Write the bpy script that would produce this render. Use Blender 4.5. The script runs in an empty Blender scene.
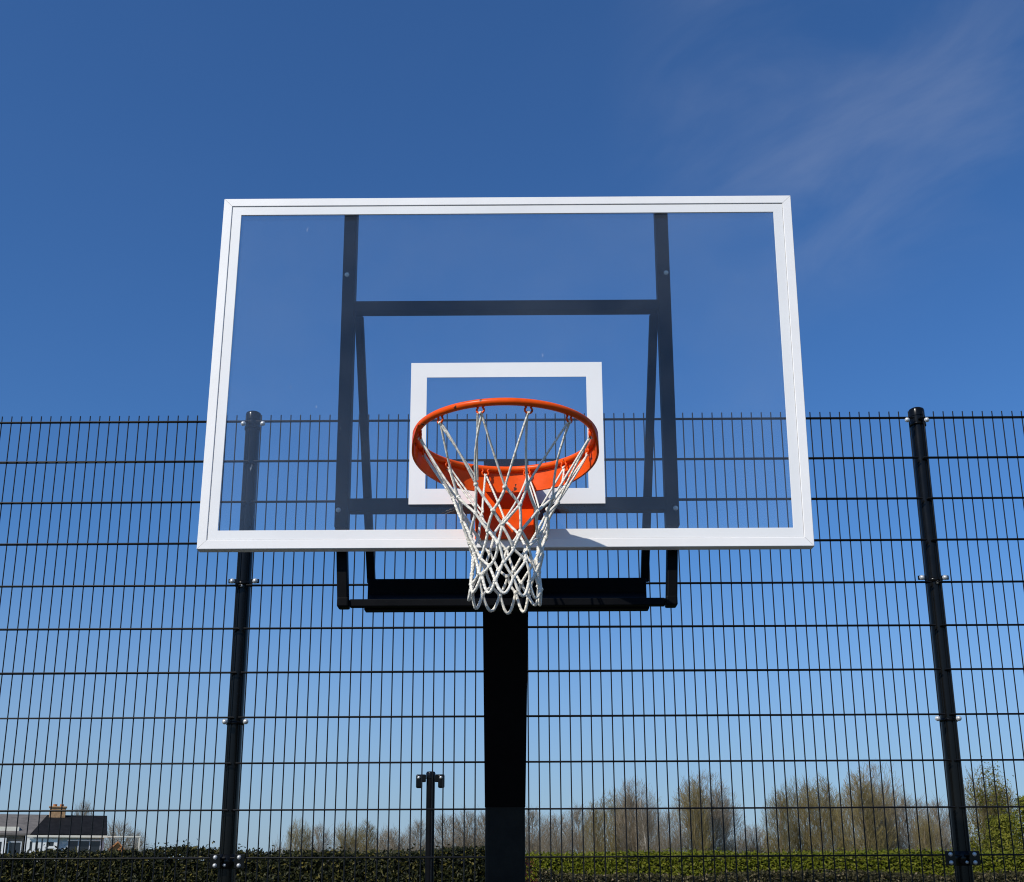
import bpy, bmesh, math, random
from mathutils import Vector, Matrix

# ------------------------------------------------------------------ camera, sky, sun, exposure
sc = bpy.context.scene
C = sc.collection
PI = math.pi
R = math.radians

cam_d = bpy.data.cameras.new('camera')
cam = bpy.data.objects.new('camera', cam_d)
C.objects.link(cam)
F = Vector((-0.00338752, 0.96785885, 0.2514712))
RT = Vector((0.99998136, 0.00455613, -0.00406502))
UP = Vector((0.0050801, -0.25145274, 0.96785625))
cam.matrix_world = Matrix(((RT.x, UP.x, -F.x, 0.0252), (RT.y, UP.y, -F.y, -3.0554),
                           (RT.z, UP.z, -F.z, 1.9478), (0, 0, 0, 1)))
cam_d.sensor_fit = 'HORIZONTAL'
cam_d.sensor_width = 36.0
cam_d.lens = 36.0 * 1092.44 / 1024
cam_d.shift_y = 143.19 / 1024
cam_d.clip_start = 0.05
cam_d.clip_end = 6000
sc.camera = cam

# direction the light travels: from behind the camera on its left, down on to the board
LIGHT = Vector((0.82, 1.0, -1.08)).normalized()
SUN_EL = math.asin(-LIGHT.z)
SUN_AZ = math.atan2(-LIGHT.x, -LIGHT.y)          # clockwise from +Y

world = bpy.data.worlds.new('World')
sc.world = world
world.use_nodes = True
wn, wl = world.node_tree.nodes, world.node_tree.links
for n in list(wn):
    wn.remove(n)
w_out = wn.new('ShaderNodeOutputWorld')
w_bg = wn.new('ShaderNodeBackground')
w_bg.inputs['Strength'].default_value = 0.10
sky = wn.new('ShaderNodeTexSky')
sky.sky_type = 'NISHITA'
sky.sun_disc = False
sky.sun_elevation = SUN_EL
sky.sun_rotation = SUN_AZ
sky.altitude = 0
sky.air_density = 1.2
sky.dust_density = 0.35
sky.ozone_density = 8.0
tc = wn.new('ShaderNodeTexCoord')


def wmath(op, a, b=None, c=None):
    n = wn.new('ShaderNodeMath')
    n.operation = op
    for i, v in enumerate((a, b, c)):
        if v is None:
            continue
        if isinstance(v, (int, float)):
            n.inputs[i].default_value = v
        else:
            wl.new(v, n.inputs[i])
    return n.outputs[0]


def wdot(v):
    n = wn.new('ShaderNodeVectorMath')
    n.operation = 'DOT_PRODUCT'
    wl.new(tc.outputs['Generated'], n.inputs[0])
    n.inputs[1].default_value = v
    return n.outputs['Value']


CLOUD_SEED = 29.6
# thin cirrus: noise drawn out along one direction of the sky
ax_c = Vector((0.275, 0.745, 0.606)).normalized()
ax_a = (Vector((0.3717, 0.7061, 0.6027)) - Vector((0.1583, 0.8152, 0.5571))).normalized()
ax_a = (ax_a - ax_c * ax_a.dot(ax_c)).normalized()
ax_b = ax_c.cross(ax_a).normalized()
da, db, dc = wdot(ax_a), wdot(ax_b), wdot(ax_c)
comb = wn.new('ShaderNodeCombineXYZ')
wl.new(wmath('MULTIPLY_ADD', da, 3.0, CLOUD_SEED), comb.inputs[0])
wl.new(wmath('MULTIPLY', db, 6.5), comb.inputs[1])
wl.new(wmath('MULTIPLY', dc, 3.0), comb.inputs[2])
cn = wn.new('ShaderNodeTexNoise')
cn.inputs['Scale'].default_value = 1.6
cn.inputs['Detail'].default_value = 6
cn.inputs['Roughness'].default_value = 0.54
cn.inputs['Distortion'].default_value = 0.5
wl.new(comb.outputs[0], cn.inputs['Vector'])
cr = wn.new('ShaderNodeMapRange')
cr.interpolation_type = 'SMOOTHSTEP'
cr.inputs['From Min'].default_value = 0.36
cr.inputs['From Max'].default_value = 0.78
wl.new(cn.outputs[0], cr.inputs['Value'])
cm = wn.new('ShaderNodeMapRange')
cm.interpolation_type = 'SMOOTHSTEP'
cm.inputs['From Min'].default_value = 0.976
cm.inputs['From Max'].default_value = 1.0
cm.inputs['To Min'].default_value = 0.03
wl.new(dc, cm.inputs['Value'])
cloud = wmath('MULTIPLY', wmath('MULTIPLY', cr.outputs[0], cm.outputs[0]), 0.17)
cmix = wn.new('ShaderNodeMix')
cmix.data_type = 'RGBA'
wl.new(cloud, cmix.inputs['Factor'])
tint = wn.new('ShaderNodeMix')            # camera white balance
tint.data_type = 'RGBA'
tint.blend_type = 'MULTIPLY'
tint.inputs['Factor'].default_value = 1.0
wl.new(sky.outputs[0], tint.inputs['A'])
tint.inputs['B'].default_value = (0.595, 0.885, 1.15, 1)
low = wn.new('ShaderNodeMapRange')         # milky air low over the horizon
low.interpolation_type = 'SMOOTHSTEP'
low.inputs['From Min'].default_value = 0.0
low.inputs['From Max'].default_value = 0.30
low.inputs['To Min'].default_value = 0.62
low.inputs['To Max'].default_value = 0.0
wl.new(wdot((0, 0, 1)), low.inputs['Value'])
milk = wn.new('ShaderNodeMix')
milk.data_type = 'RGBA'
wl.new(low.outputs[0], milk.inputs['Factor'])
wl.new(tint.outputs['Result'], milk.inputs['A'])
milk.inputs['B'].default_value = (3.5, 4.5, 6.1, 1)
wl.new(milk.outputs['Result'], cmix.inputs['A'])
cmix.inputs['B'].default_value = (4.5, 5.0, 6.2, 1)
wl.new(cmix.outputs['Result'], w_bg.inputs['Color'])
wl.new(w_bg.outputs[0], w_out.inputs[0])

sun_d = bpy.data.lights.new('sun', 'SUN')
sun_d.energy = 4.2
sun_d.angle = R(0.53)
sun_d.color = (1.0, 0.96, 0.885)
sun = bpy.data.objects.new('sun', sun_d)
C.objects.link(sun)
sun.location = (-8, -12, 12)
sun.rotation_euler = LIGHT.to_track_quat('-Z', 'Y').to_euler()

sc.view_settings.view_transform = 'Standard'
sc.view_settings.look = 'None'
sc.view_settings.exposure = 0.0
sc.view_settings.gamma = 1.0
sc.view_settings.use_curve_mapping = False
sc.cycles.pixel_filter_type = 'BLACKMAN_HARRIS'
sc.cycles.filter_width = 1.1
sc.cycles.max_bounces = 10
sc.cycles.transparent_max_bounces = 24


# ------------------------------------------------------------------ helpers
class MB:
    """collects pieces and links them as one mesh object"""
    def __init__(s):
        s.v, s.f, s.smooth = [], [], []

    def add(s, v, f, smooth=False):
        o = len(s.v)
        s.v += [tuple(p) for p in v]
        s.f += [tuple(i + o for i in q) for q in f]
        s.smooth += [smooth] * len(f)

    def box(s, lo, hi, bevel=0.0, M=None, seg=2):
        bm = bmesh.new()
        lo, hi = Vector(lo), Vector(hi)
        c, d = (lo + hi) / 2, hi - lo
        bmesh.ops.create_cube(bm, size=1.0, matrix=Matrix.Translation(c) @ Matrix.Diagonal((d.x, d.y, d.z, 1)))
        if bevel:
            bmesh.ops.bevel(bm, geom=list(bm.edges), offset=bevel, segments=seg, affect='EDGES', profile=0.5)
        if M:
            bm.transform(M)
        bm.verts.index_update()
        s.add([v.co for v in bm.verts], [[v.index for v in f.verts] for f in bm.faces])
        bm.free()

    def bar(s, a, b, w, h, bevel=0.0, up=(0, 1, 0)):
        """rectangular bar from a to b; w across, h along `up`"""
        a, b = Vector(a), Vector(b)
        z = (b - a).normalized()
        y = Vector(up)
        y = (y - z * y.dot(z)).normalized()
        x = y.cross(z)
        M = Matrix(((x.x, y.x, z.x, a.x), (x.y, y.y, z.y, a.y), (x.z, y.z, z.z, a.z), (0, 0, 0, 1)))
        s.box((-w / 2, -h / 2, 0), (w / 2, h / 2, (b - a).length), bevel, M)

    def tube(s, pts, r, n=8, caps=True, smooth=True, closed=False):
        pts = [Vector(p) for p in pts]
        m = len(pts)
        rs = r if isinstance(r, (list, tuple)) else [r] * m
        v, f = [], []
        ref = None
        for i, p in enumerate(pts):
            if closed:
                t = pts[(i + 1) % m] - pts[i - 1]
            else:
                t = pts[min(i + 1, m - 1)] - pts[max(i - 1, 0)]
            t.normalize()
            if ref is None:
                ref = Vector((0, 0, 1)) if abs(t.z) < 0.9 else Vector((1, 0, 0))
            x = ref - t * ref.dot(t)
            if x.length < 1e-5:
                x = t.orthogonal()
            x.normalize()
            y = t.cross(x)
            ref = x
            for k in range(n):
                q = 2 * PI * k / n
                v.append(p + (x * math.cos(q) + y * math.sin(q)) * rs[i])
        for i in range(m if closed else m - 1):
            j = (i + 1) % m
            for k in range(n):
                k2 = (k + 1) % n
                f.append((i * n + k, i * n + k2, j * n + k2, j * n + k))
        s.add(v, f, smooth)
        if caps and not closed:
            s.add(v[:n], [tuple(reversed(range(n)))])
            s.add(v[-n:], [tuple(range(n))])

    def lathe(s, prof, c, n=20, M=None, smooth=True):
        """prof: list of (radius, z) round the z axis"""
        c = Vector(c)
        v, f = [], []
        for r_, z_ in prof:
            for k in range(n):
                q = 2 * PI * k / n
                p = Vector((r_ * math.cos(q), r_ * math.sin(q), z_))
                v.append((M @ p if M else p) + c)
        for i in range(len(prof) - 1):
            for k in range(n):
                k2 = (k + 1) % n
                f.append((i * n + k, i * n + k2, (i + 1) * n + k2, (i + 1) * n + k))
        s.add(v, f, smooth)

    def prism(s, poly, depth_vec):
        """closed polygon (3-D points, flat) pushed along depth_vec"""
        d = Vector(depth_vec)
        n = len(poly)
        v = [Vector(p) for p in poly] + [Vector(p) + d for p in poly]
        f = [tuple(range(n)), tuple(reversed(range(n, 2 * n)))]
        for i in range(n):
            j = (i + 1) % n
            f.append((j, i, n + i, n + j))
        s.add(v, f)

    def build(s, name, mat, parent=None, fix=True):
        me = bpy.data.meshes.new(name)
        me.from_pydata(s.v, [], s.f)
        me.polygons.foreach_set('use_smooth', s.smooth)
        if fix and len(s.f) < 30000:
            bm = bmesh.new()
            bm.from_mesh(me)
            bmesh.ops.recalc_face_normals(bm, faces=list(bm.faces))
            bm.to_mesh(me)
            bm.free()
        me.materials.append(mat)
        me.update()
        o = bpy.data.objects.new(name, me)
        C.objects.link(o)
        if parent:
            o.parent = parent
        return o


def tag(o, label, cat, group=None, kind=None):
    if label:
        o['label'] = label
    if cat:
        o['category'] = cat
    if group:
        o['group'] = group
    if kind:
        o['kind'] = kind
    return o


def thing(name, label, cat, loc=(0, 0, 0), group=None):
    o = bpy.data.objects.new(name, None)
    o.empty_display_size = 0.2
    C.objects.link(o)
    o.location = loc
    return tag(o, label, cat, group)


def rebase(root, base, rz=0.0):
    """parts were modelled in world coordinates: put the Empty at the thing's base and turn it there"""
    m = Matrix.Translation(-Vector(base))
    for ch in root.children_recursive:
        ch.data.transform(m)
    root.location = base
    root.rotation_euler = (0, 0, rz)


# ------------------------------------------------------------------ materials
def mat(name, col, rough=0.5, metal=0.0, var=0.12, scale=6.0, bump=0.0, bscale=60.0, spec=0.5, col2=None, coat=0.0):
    m = bpy.data.materials.new(name)
    m.use_nodes = True
    nt = m.node_tree
    N, L = nt.nodes, nt.links
    b = N['Principled BSDF']
    t = N.new('ShaderNodeTexCoord')
    nz = N.new('ShaderNodeTexNoise')
    nz.inputs['Scale'].default_value = scale
    nz.inputs['Detail'].default_value = 6
    nz.inputs['Roughness'].default_value = 0.65
    L.new(t.outputs['Object'], nz.inputs['Vector'])
    rp = N.new('ShaderNodeValToRGB')
    c2 = col2 or tuple(max(0, c * (1 + var)) for c in col)
    c1 = tuple(c * (1 - var) for c in col)
    rp.color_ramp.elements[0].position = 0.3
    rp.color_ramp.elements[0].color = (*c1, 1)
    rp.color_ramp.elements[1].position = 0.7
    rp.color_ramp.elements[1].color = (*c2, 1)
    L.new(nz.outputs[0], rp.inputs[0])
    L.new(rp.outputs[0], b.inputs['Base Color'])
    mr = N.new('ShaderNodeMapRange')
    mr.inputs['To Min'].default_value = max(0.02, rough - 0.1)
    mr.inputs['To Max'].default_value = min(1, rough + 0.1)
    L.new(nz.outputs[0], mr.inputs['Value'])
    L.new(mr.outputs[0], b.inputs['Roughness'])
    b.inputs['Metallic'].default_value = metal
    b.inputs['Specular IOR Level'].default_value = spec
    b.inputs['Coat Weight'].default_value = coat
    if bump:
        n2 = N.new('ShaderNodeTexNoise')
        n2.inputs['Scale'].default_value = bscale
        n2.inputs['Detail'].default_value = 4
        L.new(t.outputs['Object'], n2.inputs['Vector'])
        bp = N.new('ShaderNodeBump')
        bp.inputs['Strength'].default_value = bump
        bp.inputs['Distance'].default_value = 0.004
        L.new(n2.outputs[0], bp.inputs['Height'])
        L.new(bp.outputs[0], b.inputs['Normal'])
    return m


def leaf_mat(name, stops, rough=0.5, trans=0.25):
    """each leaf (mesh island) takes its own colour from the ramp"""
    m = bpy.data.materials.new(name)
    m.use_nodes = True
    N, L = m.node_tree.nodes, m.node_tree.links
    b = N['Principled BSDF']
    g = N.new('ShaderNodeNewGeometry')
    rp = N.new('ShaderNodeValToRGB')
    els = rp.color_ramp.elements
    while len(els) < len(stops):
        els.new(0.5)
    for e, (p, c) in zip(els, stops):
        e.position = p
        e.color = (*c, 1)
    L.new(g.outputs['Random Per Island'], rp.inputs[0])
    L.new(rp.outputs[0], b.inputs['Base Color'])
    b.inputs['Roughness'].default_value = rough
    b.inputs['Specular IOR Level'].default_value = 0.15
    if trans:
        tr = N.new('ShaderNodeBsdfTranslucent')
        L.new(rp.outputs[0], tr.inputs['Color'])
        mx = N.new('ShaderNodeMixShader')
        mx.inputs[0].default_value = trans
        L.new(b.outputs[0], mx.inputs[1])
        L.new(tr.outputs[0], mx.inputs[2])
        L.new(mx.outputs[0], N['Material Output'].inputs[0])
    return m


M_black = mat('black_powder_coat', (0.0035, 0.0037, 0.0045), 0.5, var=0.25, scale=14, bump=0.05, bscale=260, spec=0.06)
M_post = mat('black_post_paint', (0.0040, 0.0040, 0.0036), 0.20, var=0.25, scale=9, bump=0.03, bscale=200, spec=0.20)
M_pole = mat('black_pole_paint', (0.0135, 0.0118, 0.0092), 0.55, var=0.5, scale=7, bump=0.1, bscale=300, spec=0.10)
M_wire = mat('black_wire_coat', (0.0045, 0.0045, 0.005), 0.45, var=0.3, scale=30, spec=0.22)
M_white = mat('white_frame_paint', (0.84, 0.815, 0.785), 0.42, var=0.03, scale=5, bump=0.03, bscale=120)
M_band = mat('white_board_marking', (0.80, 0.785, 0.76), 0.35, var=0.025, scale=4)
M_steel = mat('zinc_bolt_steel', (0.60, 0.60, 0.58), 0.40, metal=0.5, var=0.15, scale=60)
M_zinc = mat('bright_zinc_bolt', (0.82, 0.82, 0.80), 0.35, metal=0.1, var=0.08, scale=60)
M_orange = mat('orange_hoop_paint', (0.86, 0.086, 0.002), 0.34, var=0.14, scale=22, bump=0.08, bscale=90, spec=0.20)
M_grey = mat('dark_grey_plate', (0.05, 0.055, 0.06), 0.5, var=0.2, scale=20)


def orange_chipped():
    m = M_orange.copy()
    m.name = 'orange_hoop_paint_chipped'
    N, L = m.node_tree.nodes, m.node_tree.links
    b = N['Principled BSDF']
    src = b.inputs['Base Color'].links[0].from_socket
    t = N.new('ShaderNodeTexCoord')
    nz = N.new('ShaderNodeTexNoise')
    nz.inputs['Scale'].default_value = 38
    nz.inputs['Detail'].default_value = 5
    L.new(t.outputs['Object'], nz.inputs['Vector'])
    mr = N.new('ShaderNodeMapRange')
    mr.inputs['From Min'].default_value = 0.665
    mr.inputs['From Max'].default_value = 0.69
    L.new(nz.outputs[0], mr.inputs['Value'])
    mx = N.new('ShaderNodeMix')
    mx.data_type = 'RGBA'
    L.new(mr.outputs[0], mx.inputs['Factor'])
    L.new(src, mx.inputs['A'])
    mx.inputs['B'].default_value = (0.05, 0.028, 0.018, 1)
    L.new(mx.outputs['Result'], b.inputs['Base Color'])
    return m


M_chip = orange_chipped()


def rope_mat():
    m = mat('white_twisted_cord', (0.82, 0.75, 0.62), 0.85, var=0.10, scale=45, col2=(0.88, 0.84, 0.75))
    N, L = m.node_tree.nodes, m.node_tree.links
    t = N.new('ShaderNodeTexCoord')
    wv = N.new('ShaderNodeTexWave')
    wv.bands_direction = 'DIAGONAL'
    wv.inputs['Scale'].default_value = 62
    wv.inputs['Distortion'].default_value = 3
    L.new(t.outputs['Object'], wv.inputs['Vector'])
    bp = N.new('ShaderNodeBump')
    bp.inputs['Strength'].default_value = 0.85
    bp.inputs['Distance'].default_value = 0.002
    L.new(wv.outputs[0], bp.inputs['Height'])
    L.new(bp.outputs[0], N['Principled BSDF'].inputs['Normal'])
    return m


M_rope = rope_mat()


def glass_mat():
    m = bpy.data.materials.new('clear_acrylic_board')
    m.use_nodes = True
    N, L = m.node_tree.nodes, m.node_tree.links
    N.remove(N['Principled BSDF'])
    out = N['Material Output']
    tr = N.new('ShaderNodeBsdfTransparent')
    tr.inputs['Color'].default_value = (0.992, 0.994, 0.994, 1)
    gl = N.new('ShaderNodeBsdfGlossy')
    gl.inputs['Roughness'].default_value = 0.03
    gl.inputs['Color'].default_value = (1, 1, 1, 1)
    fr = N.new('ShaderNodeFresnel')
    fr.inputs['IOR'].default_value = 1.40
    mx = N.new('ShaderNodeMixShader')
    L.new(fr.outputs[0], mx.inputs[0])
    L.new(tr.outputs[0], mx.inputs[1])
    L.new(gl.outputs[0], mx.inputs[2])
    # a film of dust, denser in patches, and a few scuffs
    t = N.new('ShaderNodeTexCoord')
    nz = N.new('ShaderNodeTexNoise')
    nz.inputs['Scale'].default_value = 2.3
    nz.inputs['Detail'].default_value = 7
    nz.inputs['Roughness'].default_value = 0.6
    L.new(t.outputs['Object'], nz.inputs['Vector'])
    mr = N.new('ShaderNodeMapRange')
    mr.inputs['From Min'].default_value = 0.3
    mr.inputs['From Max'].default_value = 0.75
    mr.inputs['To Min'].default_value = 0.009
    mr.inputs['To Max'].default_value = 0.055
    L.new(nz.outputs[0], mr.inputs['Value'])
    mp = N.new('ShaderNodeMapping')
    mp.inputs['Rotation'].default_value = (0, 0.5, 0)
    mp.inputs['Scale'].default_value = (34, 34, 12)
    L.new(t.outputs['Object'], mp.inputs['Vector'])
    n2 = N.new('ShaderNodeTexNoise')
    n2.inputs['Scale'].default_value = 1.0
    n2.inputs['Detail'].default_value = 3
    L.new(mp.outputs[0], n2.inputs['Vector'])
    m2 = N.new('ShaderNodeMapRange')
    m2.inputs['From Min'].default_value = 0.752
    m2.inputs['From Max'].default_value = 0.80
    m2.inputs['To Max'].default_value = 0.3
    L.new(n2.outputs[0], m2.inputs['Value'])
    ad = N.new('ShaderNodeMath')
    ad.operation = 'ADD'
    ad.use_clamp = True
    L.new(mr.outputs[0], ad.inputs[0])
    L.new(m2.outputs[0], ad.inputs[1])
    df = N.new('ShaderNodeBsdfDiffuse')
    df.inputs['Color'].default_value = (0.62, 0.66, 0.70, 1)
    m3 = N.new('ShaderNodeMixShader')
    L.new(ad.outputs[0], m3.inputs[0])
    L.new(mx.outputs[0], m3.inputs[1])
    L.new(df.outputs[0], m3.inputs[2])
    L.new(m3.outputs[0], out.inputs[0])
    return m


M_glass = glass_mat()
M_bark = mat('grey_brown_bark', (0.22, 0.17, 0.11), 0.9, var=0.3, scale=3)
M_pale_bark = mat('pale_birch_bark', (0.42, 0.38, 0.32), 0.85, var=0.3, scale=4)
M_twig = leaf_mat('bare_twigs', [(0.0, (0.11, 0.088, 0.062)), (0.45, (0.21, 0.17, 0.118)), (1.0, (0.35, 0.29, 0.21))], 0.9, 0)
M_twig_olive = leaf_mat('olive_budding_twigs', [(0.0, (0.11, 0.085, 0.035)), (0.5, (0.215, 0.17, 0.066)), (1.0, (0.34, 0.27, 0.115))], 0.9, 0.1)
M_spring = leaf_mat('fresh_spring_leaves', [(0.0, (0.06, 0.066, 0.007)), (0.5, (0.14, 0.145, 0.013)), (1.0, (0.24, 0.225, 0.03))], 0.6, 0.3)
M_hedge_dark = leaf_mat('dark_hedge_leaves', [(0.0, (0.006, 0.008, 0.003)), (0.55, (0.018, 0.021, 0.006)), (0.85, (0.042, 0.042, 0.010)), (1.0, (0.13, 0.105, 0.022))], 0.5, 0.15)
M_hedge_green = leaf_mat('green_hedge_leaves', [(0.0, (0.085, 0.098, 0.007)), (0.55, (0.125, 0.142, 0.008)), (0.9, (0.18, 0.18, 0.014)), (1.0, (0.20, 0.18, 0.04))], 0.5, 0.25)
M_shrub_brown = leaf_mat('brown_shrub_leaves', [(0.0, (0.012, 0.012, 0.006)), (0.5, (0.035, 0.032, 0.012)), (0.85, (0.07, 0.06, 0.022)), (1.0, (0.22, 0.17, 0.10))], 0.6, 0.15)
M_red_leaf = leaf_mat('red_shrub_leaves', [(0.0, (0.04, 0.012, 0.008)), (0.6, (0.13, 0.028, 0.018)), (1.0, (0.20, 0.08, 0.03))], 0.5, 0.2)
M_core = mat('hedge_core_shade', (0.012, 0.012, 0.007), 0.95, var=0.3, scale=9)  # near-black box colour stands in for the shade inside a hedge


# ------------------------------------------------------------------ the ground
def sheet(name, x0, y0, x1, y1, z, m):
    b = MB()
    b.add([(x0, y0, z), (x1, y0, z), (x1, y1, z), (x0, y1, z)], [(0, 1, 2, 3)])
    return tag(b.build(name, m), None, None, kind='structure')


M_grass = mat('short_grass', (0.06, 0.085, 0.022), 0.95, var=0.4, scale=0.6, bump=0.6, bscale=40)
M_court = mat('court_asphalt', (0.055, 0.055, 0.058), 0.9, var=0.2, scale=1.2, bump=0.5, bscale=180)
M_line = mat('court_line_paint', (0.75, 0.75, 0.72), 0.7, var=0.08, scale=6)
sheet('ground', -900, -300, 900, 1500, 0.0, M_grass)
sheet('court_surface', -7.5, -14.0, 7.5, 2.0, 0.004, M_court)
lines = MB()
for x0, y0, x1, y1 in ((-7.0, 0.75, 7.0, 0.80), (-7.0, -13.5, -6.95, 0.75), (6.95, -13.5, 7.0, 0.75), (-2.45, -4.6, -2.40, 0.75), (2.40, -4.6, 2.45, 0.75), (-2.40, -4.6, 2.40, -4.55)):
    lines.add([(x0, y0, .008), (x1, y0, .008), (x1, y1, .008), (x0, y1, .008)], [(0, 1, 2, 3)])
tag(lines.build('court_lines', M_line), None, None, kind='structure')

# ------------------------------------------------------------------ the mesh fence
FY, ZT, PX = 1.754, 4.0, (-4.347, -1.212, 1.923, 5.058)
fence = thing('mesh_fence', 'tall black welded wire mesh fence on round posts behind the basketball backboard', 'fence', (0, 0, 0))
random.seed(4)
for k in range(3):
    xa, xb = PX[k] + 0.012, PX[k + 1] - 0.012
    b = MB()
    n = 67
    for i in range(n):
        x = xa + (xb - xa) * (i + 0.5) / n
        j = random.uniform(-.0012, .0012)
        b.tube([(x + j, FY, 0.04), (x - j, FY, ZT + 0.032)], 0.0028, 6)
    for q in range(20):
        z = ZT - 0.2006 * q
        for dy in (-0.0064, 0.0064):
            sag = random.uniform(-.0015, .0015)
            b.tube([(xa, FY + dy, z), ((xa + xb) / 2, FY + dy, z + sag), (xb, FY + dy, z)], 0.0035, 6)
    b.build('mesh_panel', M_wire, fence)


def dome(b, c, r, dirv=(0, -1, 0)):
    """rounded bolt head"""
    M = Vector(dirv).normalized().to_track_quat('Z', 'Y').to_matrix().to_4x4()
    prof = [(r * 1.15, 0), (r * 1.15, r * .18), (r, r * .22)] + [(r * math.cos(a), r * .22 + r * .85 * math.sin(a)) for a in (0.35, 0.7, 1.05, 1.35)] + [(0.0004, r * 1.07)]
    b.lathe(prof, c, 14, M)


for k, px in enumerate((-4.372, -1.226, 1.944, 5.083)):
    b = MB()
    PY = FY + 0.046
    b.lathe([(0.034, 0.0), (0.034, ZT + 0.045)], (px, PY, 0), 28)
    post = b.build('post', M_post, fence)
    cp = MB()
    cp.lathe([(0.0365, ZT + 0.022), (0.0365, ZT + 0.052), (0.034, ZT + 0.060), (0.024, ZT + 0.066), (0.0005, ZT + 0.068)], (px, PY, 0), 28)
    cp.build('post_cap', M_post, post)
    cx = px * 0.9868
    for z, plate in ((3.982, 0), (3.214, 1), (2.575, 0), (1.98, 2), (1.2, 1), (0.4, 2)):
        c = MB()
        hh = (0.007, 0.010, 0.030)[plate]
        hw = (0.056, 0.070, 0.074)[plate]
        c.box((cx - hw, FY - 0.0175, z - hh), (cx - 0.030, FY - 0.0125, z + hh), 0.002)
        c.build('clamp', M_post, post)
        c = MB()
        c.box((cx + 0.030, FY - 0.0175, z - hh), (cx + hw, FY - 0.0125, z + hh), 0.002)
        c.build('clamp', M_post, post)
        c = MB()                                        # strap bent round the post
        c.lathe([(0.0355, z - hh), (0.0385, z - hh), (0.0385, z + hh), (0.0355, z + hh)], (px, PY, 0), 24)
        c.build('strap', M_post, post)
        for sx in (-1, 1):
            bx = cx + sx * (0.046, 0.052, 0.051)[plate]
            for dz in ((0.0,) if plate < 2 else (-0.017, 0.017)):
                d = MB()
                dome(d, (bx, FY - 0.0178, z + dz), 0.0105 if plate < 2 else 0.0078)
                d.build('bolt', M_steel, post)
        if plate:
            d = MB()
            dome(d, (px, FY + 0.006, z - 0.016), 0.006)
            d.build('bolt', M_steel, post)

# ------------------------------------------------------------------ the basketball goal
goal = thing('basketball_goal', 'basketball goal with clear white framed backboard, orange rim and white net on black pole', 'basketball hoop', (0, 0, 0))

# pole with its foot plate, and the arm that reaches forward from it
b = MB()
b.box((-0.090, 1.005, 0.02), (0.055, 1.15, 2.22), 0.010)
b.box((-0.20, 0.88, 0.006), (0.165, 1.28, 0.022), 0.003)
for sx in (-1, 1):
    b.prism([(-0.0175 + sx * 0.0735, 1.077 - 0.05, 0.0225), (-0.0175 + sx * 0.16, 1.077 - 0.05, 0.0225), (-0.0175 + sx * 0.0735, 1.077 - 0.05, 0.20)], (0, 0.01, 0))
pole = b.build('pole', M_pole, goal)
for x in (-0.17, 0.135):
    for y in (0.91, 1.25):
        b = MB()
        dome(b, (x, y, 0.0225), 0.018, (0, 0, 1))
        b.build('anchor_bolt', M_steel, pole)
b = MB()
va = [(-0.0915, 1.003, 2.163), (0.0565, 1.003, 2.163), (0.066, 0.43, 2.765), (-0.083, 0.43, 2.765),
      (-0.0915, 1.155, 2.235), (0.0565, 1.155, 2.235), (-0.0915, 1.155, 2.42), (0.0565, 1.155, 2.42),
      (-0.083, 0.43, 3.08), (0.066, 0.43, 3.08)]
b.add(va, [(0, 1, 2, 3), (0, 4, 5, 1), (4, 6, 7, 5), (6, 8, 9, 7), (3, 2, 9, 8), (0, 3, 8, 6, 4), (1, 5, 7, 9, 2)])
b.build('arm', M_black, goal)
b = MB()
b.box((-0.079, 0.352, 2.80), (0.070, 0.428, 3.262), 0.006)
b.box((-0.060, 0.032, 2.955), (0.062, 0.350, 3.035), 0.004)
b.build('arm_head', M_black, goal)

# board frame behind the glass
for sx in (-1, 1):
    b = MB()
    b.bar((sx * 0.499, 0.062, 4.006), (sx * 0.4935, 0.062, 2.93), 0.041, 0.040, 0.004)
    b.bar((sx * 0.4935, 0.0622, 2.931), (sx * 0.4830, 0.075, 2.694), 0.031, 0.040, 0.004)
    up = b.build('upright', M_black, goal)
    b = MB()
    b.box((sx * 0.4825 - 0.0170, 0.052, 2.690), (sx * 0.4825 + 0.0170, 0.096, 2.720), 0.005)
    b.build('foot_bracket', M_black, up)
    for x, z in ((sx * 0.5035 + (0.0 if sx < 0 else 0.002), 3.767), (sx * 0.503, 2.984)):
        d = MB()
        dome(d, (x, 0.0415, z), 0.0066)
        d.build('bolt', M_zinc, up)
    b = MB()
    b.bar((sx * 0.467, 0.085, 3.644), (sx * 0.4465, 0.40, 2.852), 0.026, 0.026, 0.003, up=(1, 0, 0))
    b.build('brace', M_black, goal)
b = MB()
b.box((-0.4775, 0.044, 3.641), (0.478, 0.080, 3.6765), 0.003)
b.build('crossbar', M_black, goal)
b = MB()
b.box((-0.473, 0.044, 2.981), (0.474, 0.080, 3.022), 0.003)
b.build('crossbar', M_black, goal)
b = MB()
b.box((-0.464, 0.064, 2.693), (0.464, 0.088, 2.716), 0.003)
b.build('bottom_rail', M_black, goal)
b = MB()
b.box((-0.453, 0.36, 2.786), (0.447, 0.44, 2.856), 0.004)          # rear beam
b.box((-0.424, 0.089, 2.688), (0.420, 0.125, 2.722), 0.003)        # front angle
b.add([(-0.423, 0.126, 2.692), (0.419, 0.126, 2.692), (0.440, 0.3575, 2.795), (-0.446, 0.3575, 2.795),
       (-0.423, 0.126, 2.702), (0.419, 0.126, 2.702), (0.440, 0.3575, 2.805), (-0.446, 0.3575, 2.805)],
      [(0, 1, 2, 3), (7, 6, 5, 4), (0, 4, 5, 1), (1, 5, 6, 2), (2, 6, 7, 3), (3, 7, 4, 0)])
b.build('cross_beam', M_black, goal)

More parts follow.
